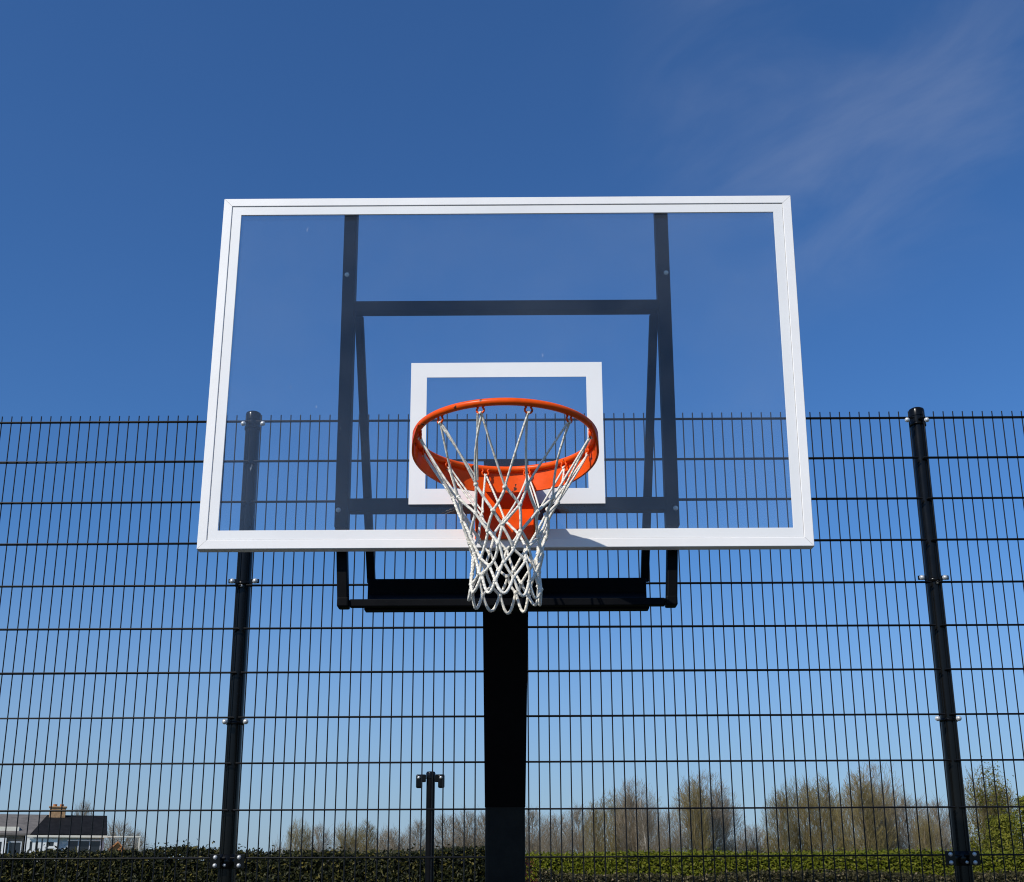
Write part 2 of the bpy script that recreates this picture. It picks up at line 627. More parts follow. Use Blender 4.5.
# backboard: clear pane, raised white frame, painted border band, target rectangle
ZB, ZTOP, XW = 2.851, 4.0125, 0.900
b = MB()
b.box((-XW + 0.006, 0.004, ZB + 0.006), (XW - 0.006, 0.016, ZTOP - 0.006))
b.v = [(x + .008 * (z - 3.43), y, z) for x, y, z in b.v]      # hangs a touch out of square
board = b.build('backboard', M_glass, goal)


def ring_frame(b, x0, x1, z0, z1, w, y0, y1, bevel, gap=0.0):
    """mitred rectangular frame lying in the xz plane; y0 is the front"""
    o = [(x0, z0), (x1, z0), (x1, z1), (x0, z1)]
    i = [(x0 + w, z0 + w), (x1 - w, z0 + w), (x1 - w, z1 - w), (x0 + w, z1 - w)]
    oo = [(x0 + bevel, z0 + bevel), (x1 - bevel, z0 + bevel), (x1 - bevel, z1 - bevel), (x0 + bevel, z1 - bevel)]
    ii = [(x0 + w - bevel, z0 + w - bevel), (x1 - w + bevel, z0 + w - bevel), (x1 - w + bevel, z1 - w + bevel), (x0 + w - bevel, z1 - w + bevel)]
    loops = [[(x, y1, z) for x, z in o], [(x, y0 + bevel, z) for x, z in o], [(x, y0, z) for x, z in oo],
             [(x, y0, z) for x, z in ii], [(x, y0 + bevel, z) for x, z in i], [(x, y1, z) for x, z in i]]
    if gap:                      # four bars cut to mitres that do not quite close
        for k in range(4):
            k2 = (k + 1) % 4
            sx, sz = ((1, 0), (0, 1), (-1, 0), (0, -1))[k]
            v = [(l[k][0] + sx * gap, l[k][1], l[k][2] + sz * gap) for l in loops]
            v += [(l[k2][0] - sx * gap, l[k2][1], l[k2][2] - sz * gap) for l in loops]
            f = [(a, (a + 1) % 6, 6 + (a + 1) % 6, 6 + a) for a in range(6)]
            f += [tuple(range(5, -1, -1)), tuple(range(6, 12))]
            b.add(v, f)
        return
    v = [p for l in loops for p in l]
    f = []
    for a in range(6):
        c = (a + 1) % 6
        for k in range(4):
            k2 = (k + 1) % 4
            f.append((a * 4 + k, a * 4 + k2, c * 4 + k2, c * 4 + k))
    b.add(v, f)


b = MB()
ring_frame(b, -XW, XW, ZB, ZTOP, 0.0275, -0.0036, 0.030, 0.0014, gap=0.0005)
b.v = [(x + .008 * (z - 3.43), y, z) for x, y, z in b.v]      # hangs a touch out of square
b.build('frame', M_white, board)
b = MB()
ring_frame(b, -XW + 0.0283, XW - 0.0283, ZB + 0.0283, ZTOP - 0.0283, 0.0290, -0.0008, 0.0038, 0.0006)
b.v = [(x + .008 * (z - 3.43), y, z) for x, y, z in b.v]      # hangs a touch out of square
b.build('border_band', M_band, board)
b = MB()
ring_frame(b, -0.290, 0.291, 2.987, 3.442, 0.0485, 0.0028, 0.0038, 0.0002)
b.build('target_rectangle', M_band, board)
b = MB()
b.box((-0.108, 0.0175, 2.945), (0.108, 0.0315, 3.040), 0.002)
b.build('mounting_plate', M_grey, board)

# rim
OC, RR, RZ = -0.375, 0.234, 3.040
NS = 96
b = MB()
b.tube([(RR * math.sin(2 * PI * k / NS), OC + RR * math.cos(2 * PI * k / NS), RZ) for k in range(NS)], 0.0093, 14, closed=True)
rim = b.build('rim', M_chip, goal)


def apron():
    b = MB()
    v, f = [], []
    n = 60
    for k in range(n + 1):
        th = R(-116 + 232 * k / n)
        a = abs(math.degrees(th))
        h = 0.066 if a < 45 else 0.066 - 0.020 * (a - 45) / 45 if a < 90 else 0.046 * (1 - ((a - 90) / 26) ** 1.5)
        h = max(h, 0.004)
        for rr, z in ((0.2375, RZ - 0.006), (0.2375 + 0.02 * h, RZ - h), (0.2435 + 0.02 * h, RZ - h), (0.2435, RZ - 0.006)):
            v.append((rr * math.sin(th), OC + rr * math.cos(th), z))
    for k in range(n):
        for q in range(4):
            q2 = (q + 1) % 4
            f.append((k * 4 + q, k * 4 + q2, k * 4 + 4 + q2, k * 4 + 4 + q))
    f += [(0, 1, 2, 3), (n * 4 + 3, n * 4 + 2, n * 4 + 1, n * 4)]
    b.add(v, f)
    return b


ap = apron().build('apron', M_chip, rim)
for p in ap.data.polygons:
    p.use_smooth = True
md = ap.modifiers.new('edge', 'EDGE_SPLIT')
md.split_angle = R(40)
b = MB()
b.box((-0.0925, -0.0150, 2.874), (0.0865, -0.0070, 3.062), 0.0015)       # plate on the board
b.box((-0.0895, -0.0985, 3.054), (0.0835, -0.0155, 3.060), 0.0015)      # folded top lip, unseen; its reach is set to shade the plate
for x0 in (-0.0895, 0.0775):                                               # side gussets
    b.prism([(x0, -0.0155, 3.0255), (x0, -0.134, 3.0255), (x0, -0.138, 2.978), (x0, -0.100, 2.915), (x0, -0.0155, 2.880)], (0.006, 0, 0))
b.build('bracket', M_orange, rim)
# net hooks: twelve small open loops welded under the rim
NH = 12
ANG = [2 * PI * (k + 0.5) / NH for k in range(NH)]
for th in ANG:
    b = MB()
    er = Vector((math.sin(th), math.cos(th), 0))
    et = Vector((math.cos(th), -math.sin(th), 0))
    c = Vector((0, OC, RZ)) + er * (RR - 0.011)
    c = Vector((0, OC, RZ)) + er * (RR - 0.008)
    pts = [c + et * 0.0095 + Vector((0, 0, -0.004))]
    for q in range(9):
        a = -0.9 + (PI + 1.8) * q / 8
        pts.append(c + et * 0.0095 * math.cos(a) + Vector((0, 0, -0.0155 - 0.0085 * math.sin(a))))
    pts += [c - et * 0.0095 + Vector((0, 0, -0.004))]
    b.tube(pts, 0.0028, 7)
    b.build('net_hook', M_chip, rim)


# net
def net():
    rnd = random.Random(11)
    b = MB()
    # rows of knots: (z, radius); even rows stand under the hooks, odd rows between them
    rows = [(3.017, 0.226), (2.862, 0.134), (2.804, 0.110), (2.756, 0.095), (2.714, 0.087), (2.675, 0.085), (2.637, 0.089)]
    K = []
    for r, (z, rad) in enumerate(rows):
        row = []
        for k in range(NH):
            th = ANG[k] + (PI / NH if r % 2 else 0)
            j = 0 if r == 0 else 1
            th += j * rnd.gauss(0, 0.050)
            rr = rad + j * rnd.gauss(0, 0.0035)
            zz = z + j * rnd.gauss(0, 0.0085)
            row.append(Vector((rr * math.sin(th), OC + rr * math.cos(th), zz)))
        K.append(row)

    def strand(p, q, rad, bow):
        """cord between two knots with a little slack"""
        d = q - p
        s = d.cross(Vector((0, 0, 1)))
        if s.length < 1e-4:
            s = Vector((1, 0, 0))
        s.normalize()
        nn = 6
        pts = []
        for i in range(nn + 1):
            t = i / nn
            k = 4 * t * (1 - t)
            pts.append(p + d * t + (s * bow + Vector((0, 0, -abs(bow) * 0.5))) * k)
        b.tube(pts, rad, 7, caps=True)

    for r in range(len(rows) - 1):
        for k in range(NH):
            p = K[r][k]
            if r % 2 == 0:
                qs = (K[r + 1][k], K[r + 1][(k - 1) % NH])
            else:
                qs = (K[r + 1][(k + 1) % NH], K[r + 1][k])
            for m_, q in enumerate(qs):
                off = Vector((rnd.gauss(0, .0015), rnd.gauss(0, .0015), 0))
                strand(p + off, q, 0.0038 if r else 0.0030, rnd.gauss(0, 0.0025 if r else 0.005))
                if r == 0 and rnd.random() < 0.35:      # the loop's second lay of cord
                    strand(p - off * 2 + Vector((.002, 0, 0)), q + Vector((.004, .003, .012)), 0.0026, rnd.gauss(0, 0.004))
    # knots
    for r in range(1, len(rows)):
        for k in range(NH):
            p = K[r][k]
            a = Vector((rnd.gauss(0, 1), rnd.gauss(0, 1), rnd.gauss(0, 1.6))).normalized() * 0.0065
            b.tube([p - a, p - a * 0.5, p, p + a * .5, p + a], [0.003, 0.0055, 0.0064, 0.0052, 0.003], 8)
    # rounded bottom loops
    last = K[-1]
    odd = (len(rows) - 1) % 2
    for k in range(NH):
        p, q = last[k], last[(k + 1) % NH]
        drop = rnd.uniform(0.030, 0.052)
        out = (p + q) / 2 - Vector((0, OC, 0))
        out.z = 0
        out = out.normalized() * rnd.uniform(-0.002, 0.008)
        pts = []
        for i in range(13):
            t = i / 12
            u = 0.5 - 0.5 * math.cos(PI * t) if 1 else t
            pts.append(p.lerp(q, 0.8 * t + 0.2 * u) + (Vector((0, 0, -drop)) + out) * (math.sin(PI * t) ** 1.15))
        b.tube(pts, 0.0040, 7)
    # cord loops on the hooks
    for k in range(NH):
        th = ANG[k]
        er = Vector((math.sin(th), math.cos(th), 0))
        et = Vector((math.cos(th), -math.sin(th), 0))
        c = K[0][k]
        pts = [c + et * 0.0022 * math.cos(a) + er * 0.0045 * math.sin(a) + Vector((0, 0, 0.004 * math.cos(a * 2))) for a in [2 * PI * q / 10 for q in range(10)]]
        b.tube(pts, 0.0022, 6, closed=True)
    return b


net().build('net', M_rope, goal)

# ------------------------------------------------------------------ short post beyond the fence
sp = thing('short_post', 'short black round post with two clamps on top, behind the fence, left of the pole', 'post', (0, 0, 0))
b = MB()
b.lathe([(0.029, 0), (0.029, 2.57)], (-0.562, 4.5, 0), 24)
pb = b.build('post_tube', M_black, sp)
b = MB()
b.lathe([(0.0325, 2.54), (0.0325, 2.577), (0.027, 2.588), (0.0005, 2.591)], (-0.562, 4.5, 0), 24)
b.build('post_cap', M_post, pb)
for sx in (-1, 1):
    b = MB()
    x = -0.562 + sx * 0.030
    xa, xb = sorted((x, x + sx * 0.066))
    b.box((xa, 4.455, 2.515), (xb, 4.475, 2.567), 0.006)
    xm = -0.562 + sx * 0.075
    b.box((xm - 0.022, 4.450, 2.475), (xm + 0.022, 4.480, 2.566), 0.010)
    cl = b.build('clamp', M_post, sp)
    d = MB()
    dome(d, (xm - 0.002, 4.449, 2.545), 0.009)
    d.build('bolt', M_steel, cl)


# ------------------------------------------------------------------ hedges and shrubs
def leaf(b, p, s, n, rnd):
    """one folded leaf"""
    n = Vector(n).normalized()
    t = n.orthogonal()
    t.rotate(Matrix.Rotation(rnd.uniform(0, 2 * PI), 3, n))
    u = n.cross(t)
    l, w_ = s * rnd.uniform(.8, 1.4), s * rnd.uniform(.4, .65)
    v = [p, p + t * l * .5 + u * w_ * .5 + n * w_ * .15, p + t * l, p + t * l * .5 - u * w_ * .5 + n * w_ * .15]
    b.add(v, [(0, 1, 2), (0, 2, 3)])


def hedge(name, label, x0, x1, y0, y1, ztop, zdense, dens, size, m, seed, rough=0.05):
    rnd = random.Random(seed)
    root = thing(name, label, 'hedge', ((x0 + x1) / 2, (y0 + y1) / 2, 0))
    off = Vector(root.location)
    ph = [rnd.uniform(0, 6.28) for _ in range(8)]

    def hz(x, y):
        return rough * (math.sin(x * 2.1 + ph[0]) * .5 + math.sin(x * 5.3 + y * 3 + ph[1]) * .35 + math.sin(x * 11.7 + ph[2] + y * 7) * .25)
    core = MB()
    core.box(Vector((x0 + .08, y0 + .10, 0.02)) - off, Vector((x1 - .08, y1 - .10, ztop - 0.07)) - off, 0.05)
    b = MB()
    W, D = x1 - x0, y1 - y0
    for _ in range(int(dens * W * D)):                                   # top
        x, y = rnd.uniform(x0, x1), rnd.uniform(y0, y1)
        z = ztop + hz(x, y) - abs(rnd.gauss(0, .035)) + (rnd.random() < .05) * rnd.uniform(0, .07)
        leaf(b, Vector((x, y, z)) - off, size, (rnd.gauss(0, .6), rnd.gauss(-.2, .6), 1), rnd)
    for side, yy in ((-1, y0), (1, y1)):                                  # faces
        for _ in range(int(dens * W * (ztop - .1) * (1 if side < 0 else .3))):
            x, z = rnd.uniform(x0, x1), rnd.uniform(.05, ztop)
            if rnd.random() < .6:
                z = rnd.uniform(max(.05, zdense), ztop)
            y = yy - side * abs(rnd.gauss(0, .05)) + hz(x, z) * .8
            leaf(b, Vector((x, y, z + hz(x, y) * .5)) - off, size, (rnd.gauss(0, .7), side, rnd.gauss(.4, .7)), rnd)
    for xx, s_ in ((x0, -1), (x1, 1)):
        for _ in range(int(dens * D * ztop * .6)):
            y, z = rnd.uniform(y0, y1), rnd.uniform(.05, ztop)
            leaf(b, Vector((xx - s_ * abs(rnd.gauss(0, .05)), y, z)) - off, size, (s_, rnd.gauss(0, .7), rnd.gauss(.4, .7)), rnd)
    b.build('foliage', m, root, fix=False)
    core.build('shade_core', M_core, root)
    return root


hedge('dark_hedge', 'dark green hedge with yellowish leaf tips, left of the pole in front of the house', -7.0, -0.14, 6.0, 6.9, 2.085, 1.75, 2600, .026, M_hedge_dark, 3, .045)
hedge('green_hedge', 'long bright green clipped hedge right of the pole in front of the bare trees', -0.6, 11.0, 11.0, 12.2, 2.12, 1.75, 1700, .030, M_hedge_green, 5, .025)


def shrub(name, label, x, y, rx, ry, h, n, size, m, seed, zmin=0.0):
    rnd = random.Random(seed)
    root = thing(name, label, 'shrub', (x, y, 0), None)
    b, st = MB(), MB()
    for _ in range(n):
        a, u = rnd.uniform(0, 2 * PI), rnd.random() ** .5
        z = zmin + (h - zmin) * rnd.random() ** .6
        k = math.sqrt(max(0, 1 - max(0, (z - h * .45) / (h * .62)) ** 2)) * (1 + .2 * math.sin(5 * a + z * 6))
        leaf(b, Vector((rx * u * k * math.cos(a), ry * u * k * math.sin(a), z)), size, (math.cos(a), math.sin(a), rnd.gauss(.6, .6)), rnd)
    for _ in range(9):
        a, u = rnd.uniform(0, 2 * PI), rnd.uniform(.2, .75)
        st.tube([(0.03 * math.cos(a), 0.03 * math.sin(a), 0), (rx * u * .6 * math.cos(a), ry * u * .6 * math.sin(a), h * .5), (rx * u * math.cos(a), ry * u * math.sin(a), h * .9)], [.018, .012, .004], 6)
    b.build('foliage', m, root, fix=False)
    st.build('stem', M_bark, root)
    return root


hedge('brown_hedge', 'low brownish leafy hedge growing in front of the bright green hedge', 0.25, 9.0, 8.5, 9.1, 1.875, 1.65, 2000, .026, M_shrub_brown, 8, .06)
shrub('red_shrub', 'red leaved shrub behind the foot of the black pole, between the hedges', -0.06, 6.4, .42, .35, 2.03, 4200, .028, M_red_leaf, 15)


# ------------------------------------------------------------------ trees
def tree_meshes(seed, h, spread, kind):
    """bare tree: trunk with limbs (one mesh), crown of fine twigs (another)"""
    rnd = random.Random(seed)
    T, K = MB(), MB()
    base_r = h * 0.016

    def stem(p, d, L, r0, r1, n, wob, mb, sides, lift=0.0):
        pts, rs = [p.copy()], [r0]
        for i in range(n):
            d = (d + Vector((rnd.gauss(0, wob), rnd.gauss(0, wob), lift))).normalized()
            p = p + d * L / n
            pts.append(p.copy())
            rs.append(r0 + (r1 - r0) * (i + 1) / n)
        mb.tube(pts, rs, sides, caps=False)
        return pts

    pe = [rnd.uniform(0, 6.28) for _ in range(3)]

    def env(a):
        return spread * (1.0 + .13 * math.sin(2 * a + pe[0]) + .10 * math.sin(3 * a + pe[1]))

    def inside(p):
        r = math.hypot(p.x, p.y) / env(math.atan2(p.y, p.x))
        z = (p.z / h - .54) / .45
        return r * r + z * z < rnd.uniform(.85, 1.12)

    nst = 1 if kind != 'multi' else rnd.randint(3, 4)
    for s_ in range(nst):
        a0 = rnd.uniform(0, 2 * PI)
        lean = 0.03 if nst == 1 else rnd.uniform(.10, .24) * spread / (.3 * h)
        hh = h * .90 * (1 if s_ == 0 else rnd.uniform(.74, .98))
        d0 = Vector((math.cos(a0) * lean, math.sin(a0) * lean, 1)).normalized()
        tp = stem(Vector((0, 0, 0)), d0, hh, base_r * (1 if nst == 1 else .75), base_r * .12, 9, .035, T, 7)
        nl = int(64 / nst ** .6)
        for i in range(nl):
            t = .10 + .90 * (i + rnd.random()) / nl
            k = min(8.99, t * 9)
            j = int(k)
            p = tp[j].lerp(tp[j + 1], k - j)
            a = rnd.uniform(0, 2 * PI)
            e_ = (t - .48) / .66
            prof = math.sqrt(max(.06, 1 - e_ * e_))
            L = spread * prof * rnd.uniform(.65, 1.1)
            up = rnd.uniform(.7, 1.4) if kind != 'wide' else rnd.uniform(.4, 1.0)
            d = Vector((math.cos(a), math.sin(a), up)).normalized()
            if t > .75:
                L *= .75
            while L > .3 and not inside(p + d * L):
                L *= .85
            lp = stem(p, d, L, max(.016, base_r * .24 * (1.1 - t)), .010, 4, .10, T, 5, .08)
            for q in range(5):
                tt = .12 + .88 * rnd.random()
                k2 = tt * 4
                j2 = min(3, int(k2))
                p2 = lp[j2].lerp(lp[j2 + 1], k2 - j2)
                d2 = (d + Vector((rnd.gauss(0, .55), rnd.gauss(0, .55), rnd.gauss(.35, .4)))).normalized()
                L2 = spread * rnd.uniform(.2, .42)
                if not inside(p2 + d2 * L2):
                    continue
                bp_ = stem(p2, d2, L2, .013, .007, 2, .10, K, 3, .10)
                for _ in range(4):
                    p3 = bp_[rnd.randint(0, 1)].lerp(bp_[2], rnd.random())
                    d3 = (d2 + Vector((rnd.gauss(0, .6), rnd.gauss(0, .6), rnd.gauss(.55, .4)))).normalized()
                    stem(p3, d3, L2 * rnd.uniform(.4, .9), .009, .005, 1, .12, K, 3)
    # the fine outer twigs that round the crown off
    ph3 = [rnd.uniform(0, 6.28) for _ in range(6)]
    for _ in range(4300):
        v = Vector((rnd.gauss(0, 1), rnd.gauss(0, 1), rnd.gauss(0, 1))).normalized() * rnd.random() ** .42
        p = Vector((v.x * env(math.atan2(v.y, v.x)), v.y * env(math.atan2(v.y, v.x)), h * (.55 + .42 * v.z)))
        if math.sin(p.x * 2.3 + ph3[0]) + math.sin(p.y * 2.1 + ph3[1]) + math.sin(p.z * 1.7 + ph3[2]) < rnd.uniform(-2.6, 0.6):
            continue
        d = Vector((v.x * .6 + rnd.gauss(0, .3), v.y * .6 + rnd.gauss(0, .3), .9 + rnd.gauss(0, .3))).normalized()
        L = rnd.uniform(.35, .95) * (1 if v.length < .8 else .7)
        stem(p - d * L * .5, d, L, .0095, .004, 1, .1, K, 3)
    return T, K


def leaves_in(h, spread, n, size, seed, low=.15):
    rnd = random.Random(seed)
    b = MB()
    cl = []
    for _ in range(34):
        t = rnd.uniform(low, .93)
        a, u = rnd.uniform(0, 2 * PI), rnd.random() ** .5
        r = spread * .9 * math.sin(PI * min(1, .2 + .76 * t)) ** .7 * u
        cl.append(Vector((r * math.cos(a), r * math.sin(a), h * t)))
    for _ in range(n):
        c = rnd.choice(cl)
        s = spread * .19
        p = c + Vector((rnd.gauss(0, s), rnd.gauss(0, s), rnd.gauss(0, s * 1.3)))
        leaf(b, p, size, (rnd.gauss(0, 1), rnd.gauss(0, 1), rnd.gauss(.5, 1)), rnd)
    return b


PROTO = {}


def proto(key, seed, h, spread, kind, bark, twig, leafy=0):
    T, K = tree_meshes(seed, h, spread, kind)
    root = thing('bare_tree', 'tree', 'tree')
    T.build('trunk', bark, root, fix=False)
    K.build('crown', twig, root, fix=False)
    if leafy:
        leaves_in(h, spread, leafy, .10, seed + 1).build('foliage', M_spring, root, fix=False)
    PROTO[key] = [root, h, 0]


proto('tall', 21, 10, 2.4, 'multi', M_bark, M_twig)
proto('slim', 22, 10, 2.0, 'single', M_bark, M_twig_olive)
proto('wide', 23, 8, 3.0, 'wide', M_bark, M_twig)
proto('multi', 24, 9, 2.6, 'multi', M_bark, M_twig_olive)
proto('birch', 25, 10, 2.0, 'single', M_pale_bark, M_twig)
proto('spring', 26, 8, 1.7, 'multi', M_bark, M_twig_olive, 6500)


def tree(key, x, y, h, label, group, rz, name='bare_tree', wide=1.0):
    src, h0, used = PROTO[key]
    if not used:
        o = src
    else:
        o = src.copy()
        C.objects.link(o)
        for ch in src.children:
            c = ch.copy()
            C.objects.link(c)
            c.parent = o
    PROTO[key][2] = 1
    s = h / h0 * 1.05
    o.location = (x, y, 0)
    o.scale = (s * wide, s * wide, s)
    o.rotation_euler = (0, 0, rz)
    o.name = name
    tag(o, label, 'tree', group)
    return o


def at(u, v, y):
    """point of the plane y that the photograph shows at pixel (u, v)"""
    d = F + RT * ((u - 512) / 1092.44) - UP * ((v - 584.19) / 1092.44)
    t = (y + 3.0554) / d.y
    return Vector((0.0252, -3.0554, 1.9478)) + d * t


G_R = 'bare trees beyond the hedge'
TREES = [
    # key, u, v(top), distance y, width factor, label
    ('tall', 635, 779, 100, 1.0, 'tall bare multi-stemmed tree, nearest the pole of the two big trees right of it'),
    ('birch', 647, 792, 96, .8, 'slim bare tree with a pale trunk against the tall tree nearest the pole'),
    ('multi', 618, 790, 104, .9, 'brownish bare tree on the left flank of the tall tree nearest the pole'),
    ('slim', 597, 803, 98, 1.0, 'lower olive brown bare tree left of the tall tree nearest the pole'),
    ('wide', 580, 808, 108, 1.0, 'small grey bare tree standing left of the olive brown tree'),
    ('wide', 556, 816, 92, .9, 'low spreading grey tree, second from the black pole on its right side'),
    ('wide', 531, 810, 104, .9, 'low grey bare tree right beside the edge of the black pole'),
    ('tall', 706, 772, 101, 1.15, 'broad tall bare tree with many stems in the middle of the right hand view'),
    ('slim', 690, 782, 97, 1.1, 'olive brown bare tree on the left side of the broad tall tree'),
    ('birch', 722, 786, 105, 1.0, 'slim pale stemmed tree on the right side of the broad tall tree'),
    ('wide', 668, 812, 95, .7, 'short bare bush tree filling the gap between the two tall trees'),
    ('wide', 752, 826, 110, .9, 'very low grey bare tree in the wide gap of open sky'),
    ('slim', 776, 792, 98, 1.0, 'first olive bare tree right of the wide gap of open sky'),
    ('multi', 796, 778, 102, .9, 'tallest olive tree of the clump right of the wide gap'),
    ('slim', 816, 779, 99, 1.2, 'olive brown slim tree in the middle of the clump right of the gap'),
    ('multi', 836, 790, 105, .8, 'lower olive tree at the right end of the clump by the gap'),
    ('tall', 872, 763, 100, 1.0, 'tallest bare tree of all, standing left of the right hand fence post'),
    ('slim', 862, 776, 96, 1.2, 'olive brown tree against the left side of the tallest tree'),
    ('multi', 886, 784, 104, .8, 'olive brown tree against the right side of the tallest tree'),
    ('wide', 912, 800, 100, .9, 'low grey tree right of the tallest tree'),
    ('wide', 938, 802, 104, .9, 'low grey tree just left of the right hand fence post'),
    ('multi', 924, 812, 94, .7, 'low olive tree between two grey ones left of the right fence post'),
    ('multi', 300, 819, 90, .8, 'leftmost small bare tree of the row just right of the left fence post'),
    ('wide', 320, 826, 96, .8, 'second small grey tree right of the left fence post'),
    ('multi', 348, 822, 93, .9, 'olive tinted bare tree in the middle of the left row, rounded top'),
    ('slim', 366, 822, 97, 1.3, 'olive tinted tree touching the rounded olive one in the left row'),
    ('wide', 394, 830, 90, 1.1, 'lowest grey tree of the left row, in its dip'),
    ('wide', 418, 822, 95, .8, 'grey bare tree left of the short black post'),
    ('wide', 446, 816, 99, .8, 'grey bare tree just right of the short black post'),
    ('wide', 466, 812, 94, .8, 'tallest grey tree of the left row, midway from the short post to the pole'),
    ('wide', 486, 814, 98, .8, 'grey bare tree touching the left edge of the black pole'),
    ('wide', 118, 823, 72, .8, 'small leafless tree at the right end of the house'),
    ('wide', 136, 832, 76, .7, 'low leafless tree standing alone right of the house'),
    ('wide', 84, 803, 110, .5, 'faint leafless treetop showing above the dark house roof'),
]
rt = random.Random(77)
for key, u, v, y, wd, label in TREES:
    p = at(u, v, y)
    tree(key, p.x, y, p.z, label, G_R, rt.uniform(0, 6.28), 'bare_tree', wd)
p = at(984, 769, 60)
tree('spring', p.x, 60, p.z, 'tree with sparse fresh green leaves right of the right hand fence post', None, .6, 'leafing_tree', 1.0)


def bush(label, u, v, y, w_, n, seed, m):
    p = at(u, v, y)
    return shrub('green_bush', label, p.x, y, w_, w_, p.z, n, .085, m, seed)


bush('rounded green bush below the leafing tree at the right edge', 1002, 816, 42, 1.15, 6000, 41, M_spring)
bush('taller green bush at the far right edge of the view', 1026, 797, 40, .8, 5000, 42, M_spring)

# far thicket under the trees, too dense to count
def thicket(name, u0, u1, y, hmean, n, seed, label, m):
    rnd = random.Random(seed)
    b = MB()
    xa, xb = at(u0, 850, y).x, at(u1, 850, y).x
    ph = [rnd.uniform(0, 6.3) for _ in range(3)]
    for _ in range(n):
        x, yy = rnd.uniform(xa, xb), y + rnd.uniform(-3, 3)
        top = hmean * (1 + .25 * math.sin(x * .55 + ph[0]) + .18 * math.sin(x * 1.7 + ph[1]) + .10 * math.sin(x * 4.1 + ph[2]))
        z0 = rnd.uniform(0, top * .85)
        L = rnd.uniform(.5, 1.5)
        d = Vector((rnd.gauss(0, .3), rnd.gauss(0, .3), 1)).normalized()
        z1 = min(z0 + L, top * rnd.uniform(.9, 1.15))
        b.tube([(x, yy, z0), Vector((x, yy, z0)) + d * max(.2, z1 - z0)], [.016, .007], 3, caps=False)
    o = b.build(name, m, fix=False)
    tag(o, label, 'thicket', None, 'stuff')


thicket('thicket', 526, 1030, 112, 4.3, 15000, 91, 'brown leafless thicket below the tall bare trees right of the pole', M_twig_olive)
thicket('thicket', 276, 486, 104, 4.1, 8000, 92, 'low grey leafless thicket behind the dark hedge left of the pole', M_twig)

# ------------------------------------------------------------------ houses
M_tile = mat('dark_roof_tiles', (0.011, 0.011, 0.012), 0.9, var=0.45, scale=3, bump=.3, bscale=9, spec=0.1)
M_tile2 = mat('grey_brown_roof_tiles', (0.13, 0.115, 0.10), 0.85, var=0.3, scale=3, bump=.3, bscale=9)
M_brick = mat('tan_brick', (0.36, 0.22, 0.11), 0.9, var=0.3, scale=9, bump=.3, bscale=20)
M_render = mat('brown_house_render', (0.19, 0.155, 0.12), 0.9, var=0.15, scale=2)
M_blue_render = mat('pale_blue_render', (0.50, 0.53, 0.56), 0.8, var=0.1, scale=2)
M_pvc = mat('white_window_frame', (0.84, 0.83, 0.80), 0.5, var=0.06, scale=3)
M_cream = mat('cream_fascia', (0.70, 0.66, 0.55), 0.6, var=0.08, scale=3)
M_pane = mat('dark_window_pane', (0.02, 0.024, 0.03), 0.08, var=0.2, scale=2, spec=0.6)
M_terra = mat('orange_terracotta', (0.45, 0.19, 0.07), 0.9, var=0.2, scale=4)


def window(parent, x0, x1, z0, z1, y, nx, nz=1, fw=.06, frame=M_pvc):
    b = MB()
    b.box((x0, y - .05, z0), (x0 + fw, y, z1))
    b.box((x1 - fw, y - .05, z0), (x1, y, z1))
    b.box((x0 + fw, y - .05, z1 - fw), (x1 - fw, y, z1))
    b.box((x0 + fw, y - .05, z0), (x1 - fw, y, z0 + fw))
    for i in range(1, nx):
        x = x0 + (x1 - x0) * i / nx
        b.box((x - fw * .5, y - .045, z0 + fw), (x + fw * .5, y - .004, z1 - fw))
    for i in range(1, nz):
        z = z0 + (z1 - z0) * i / nz
        b.box((x0 + fw, y - .040, z - fw * .35), (x1 - fw, y - .006, z + fw * .35))
    w_ = b.build('window', frame, parent)
    b = MB()
    b.box((x0 + fw * .5, y - .022, z0 + fw * .5), (x1 - fw * .5, y - .012, z1 - fw * .5))
    b.build('pane', M_pane, w_)


def gable(b, x0, x1, y0, y1, z0, zr, over=.15, th=.10):
    """two roof slabs with the ridge along x"""
    ym = (y0 + y1) / 2
    dz = (zr - z0) / (ym - y0) * over
    b.prism([(x0, y0 - over, z0 - dz), (x0, ym, zr), (x0, y1 + over, z0 - dz), (x0, y1 + over, z0 - dz + th), (x0, ym, zr + th), (x0, y0 - over, z0 - dz + th)], (x1 - x0, 0, 0))


# dark roofed wing
h1 = thing('dark_roofed_house', 'house wing with steep dark roof, white windows and a tan brick chimney', 'house', (0, 0, 0))
HY = 57.0
b = MB()
b.box((-26.0, HY + .05, 0), (-22.1, HY + 6.0, 3.70))
wall = b.build('wall', M_blue_render, h1)
b = MB()
gable(b, -25.78, -21.98, HY, HY + 6.05, 3.735, 4.80)
b.v = [(x + .62 * max(0, (z - 3.75) / 1.05) if x < -24 else x, y, z) for x, y, z in b.v]       # slanting valley edge
roof = b.build('roof', M_tile, h1)
b = MB()
b.box((-25.00, HY + 2.6, 4.40), (-24.17, HY + 3.4, 5.28), .02)
b.box((-25.05, HY + 2.55, 5.281), (-24.12, HY + 3.45, 5.36), .02)
b.box((-24.97, HY + 2.52, 4.50), (-24.20, HY + 2.598, 4.72), .01)
ch = b.build('chimney', M_brick, roof)
b = MB()
for x in (-24.75, -24.40):
    b.lathe([(.11, 5.36), (.10, 5.46), (.11, 5.47), (.11, 5.49), (.07, 5.49)], (x, HY + 3.0, 0), 12)
b.build('chimney_pot', M_terra, ch)
b = MB()
b.box((-25.90, HY - .26, 3.60), (-21.95, HY - .17, 3.715), .01)
b.build('fascia', M_cream, h1)
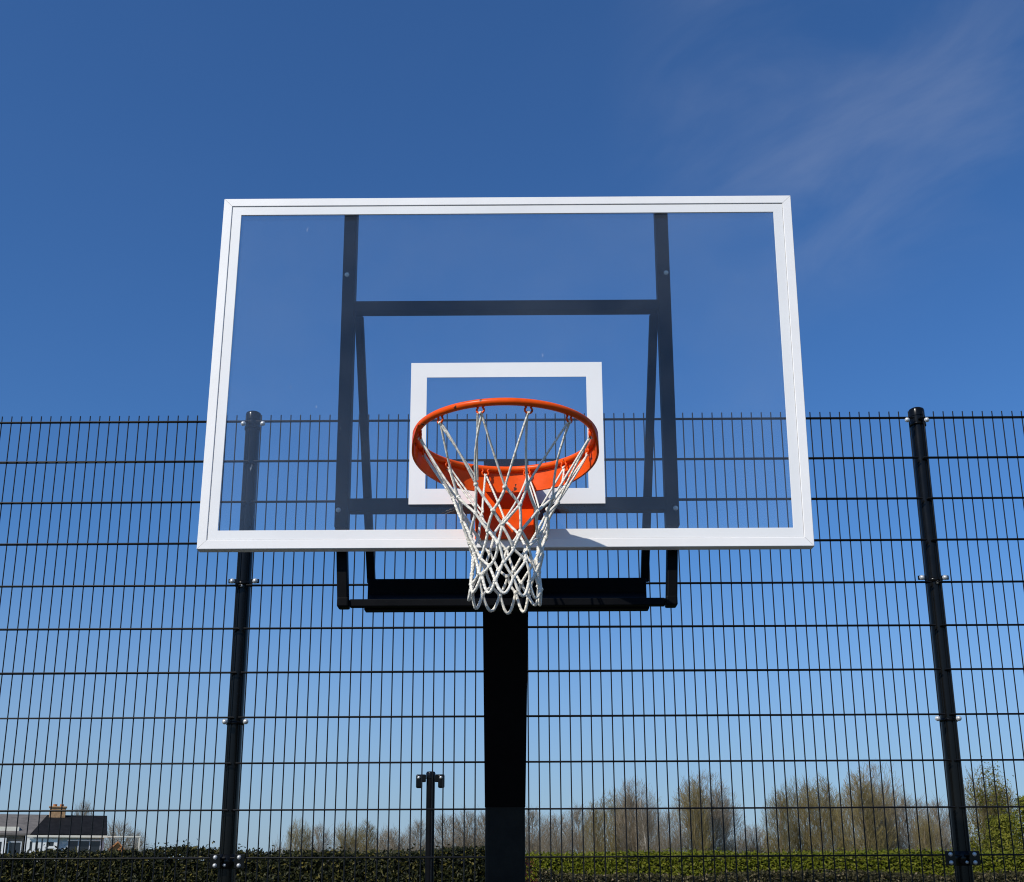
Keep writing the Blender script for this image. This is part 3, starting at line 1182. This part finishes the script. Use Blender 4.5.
window(h1, -25.9, -25.2, 2.2, 3.55, HY - .06, 2, 2, .15)
window(h1, -25.12, -24.42, 2.2, 3.55, HY - .06, 1, 3, .17)
window(h1, -23.95, -22.25, 2.0, 3.48, HY + .03, 3, 1, .05, M_blue_render)
b = MB()
b.box((-21.94, HY - .26, 3.62), (-20.25, HY - .19, 3.69), .01)
b.box((-20.36, HY - .25, 0), (-20.29, HY - .20, 3.619), .005)
b.build('canopy_beam', M_cream, h1)
# brown wing
h2 = thing('brown_house', 'brown rendered house with grey brown roof at the left edge of the view', 'house', (0, 0, 0))
b = MB()
b.box((-36.0, HY + .35, 0), (-26.08, HY + 6.3, 3.74))
b.build('wall', M_render, h2)
b = MB()
gable(b, -36.2, -24.9, HY + .3, HY + 6.35, 3.76, 4.83)
rf = b.build('roof', M_tile2, h2)
b = MB()
b.box((-28.9, HY + .55, 3.80), (-26.35, HY + 1.9, 4.16), .02)
b.build('dormer', M_cream, rf)
b = MB()
b.box((-30.2, HY + .25, 3.60), (-26.2, HY + .349, 3.70), .005)
b.build('fascia', M_render, h2)
window(h2, -28.4, -26.9, 2.0, 3.58, HY + .20, 3, 1, .20)
window(h2, -26.8, -26.15, 2.0, 3.40, HY + .33, 1, 1, .05, M_blue_render)
# small terracotta gable past the canopy
h3 = thing('garden_shed', 'small orange brown gabled shed just right of the dark roofed house', 'shed', (0, 0, 0))
b = MB()
b.prism([(-21.35, 56.0, 0), (-20.5, 56.0, 0), (-20.5, 56.0, 2.75), (-21.0, 56.0, 3.3), (-21.35, 56.0, 2.96)], (0, 1.6, 0))
b.build('wall', M_terra, h3)
b = MB()
b.prism([(-21.46, 55.9, 2.89), (-21.0, 55.9, 3.32), (-20.38, 55.9, 2.65), (-20.38, 55.9, 2.72), (-21.0, 55.9, 3.40), (-21.46, 55.9, 2.96)], (0, 1.8, 0))
b.build('roof', M_terra, h3)

TURN = 0.38
for h_ in (h1, h2):
    rebase(h_, (-22.0, HY, 0))
    h_.rotation_euler = (0, 0, TURN)
rebase(h3, (-20.9, 56.0, 0), TURN)
rebase(goal, (-0.0175, 1.0775, 0))
rebase(fence, (0.359, FY, 0))
rebase(sp, (-0.562, 4.5, 0))
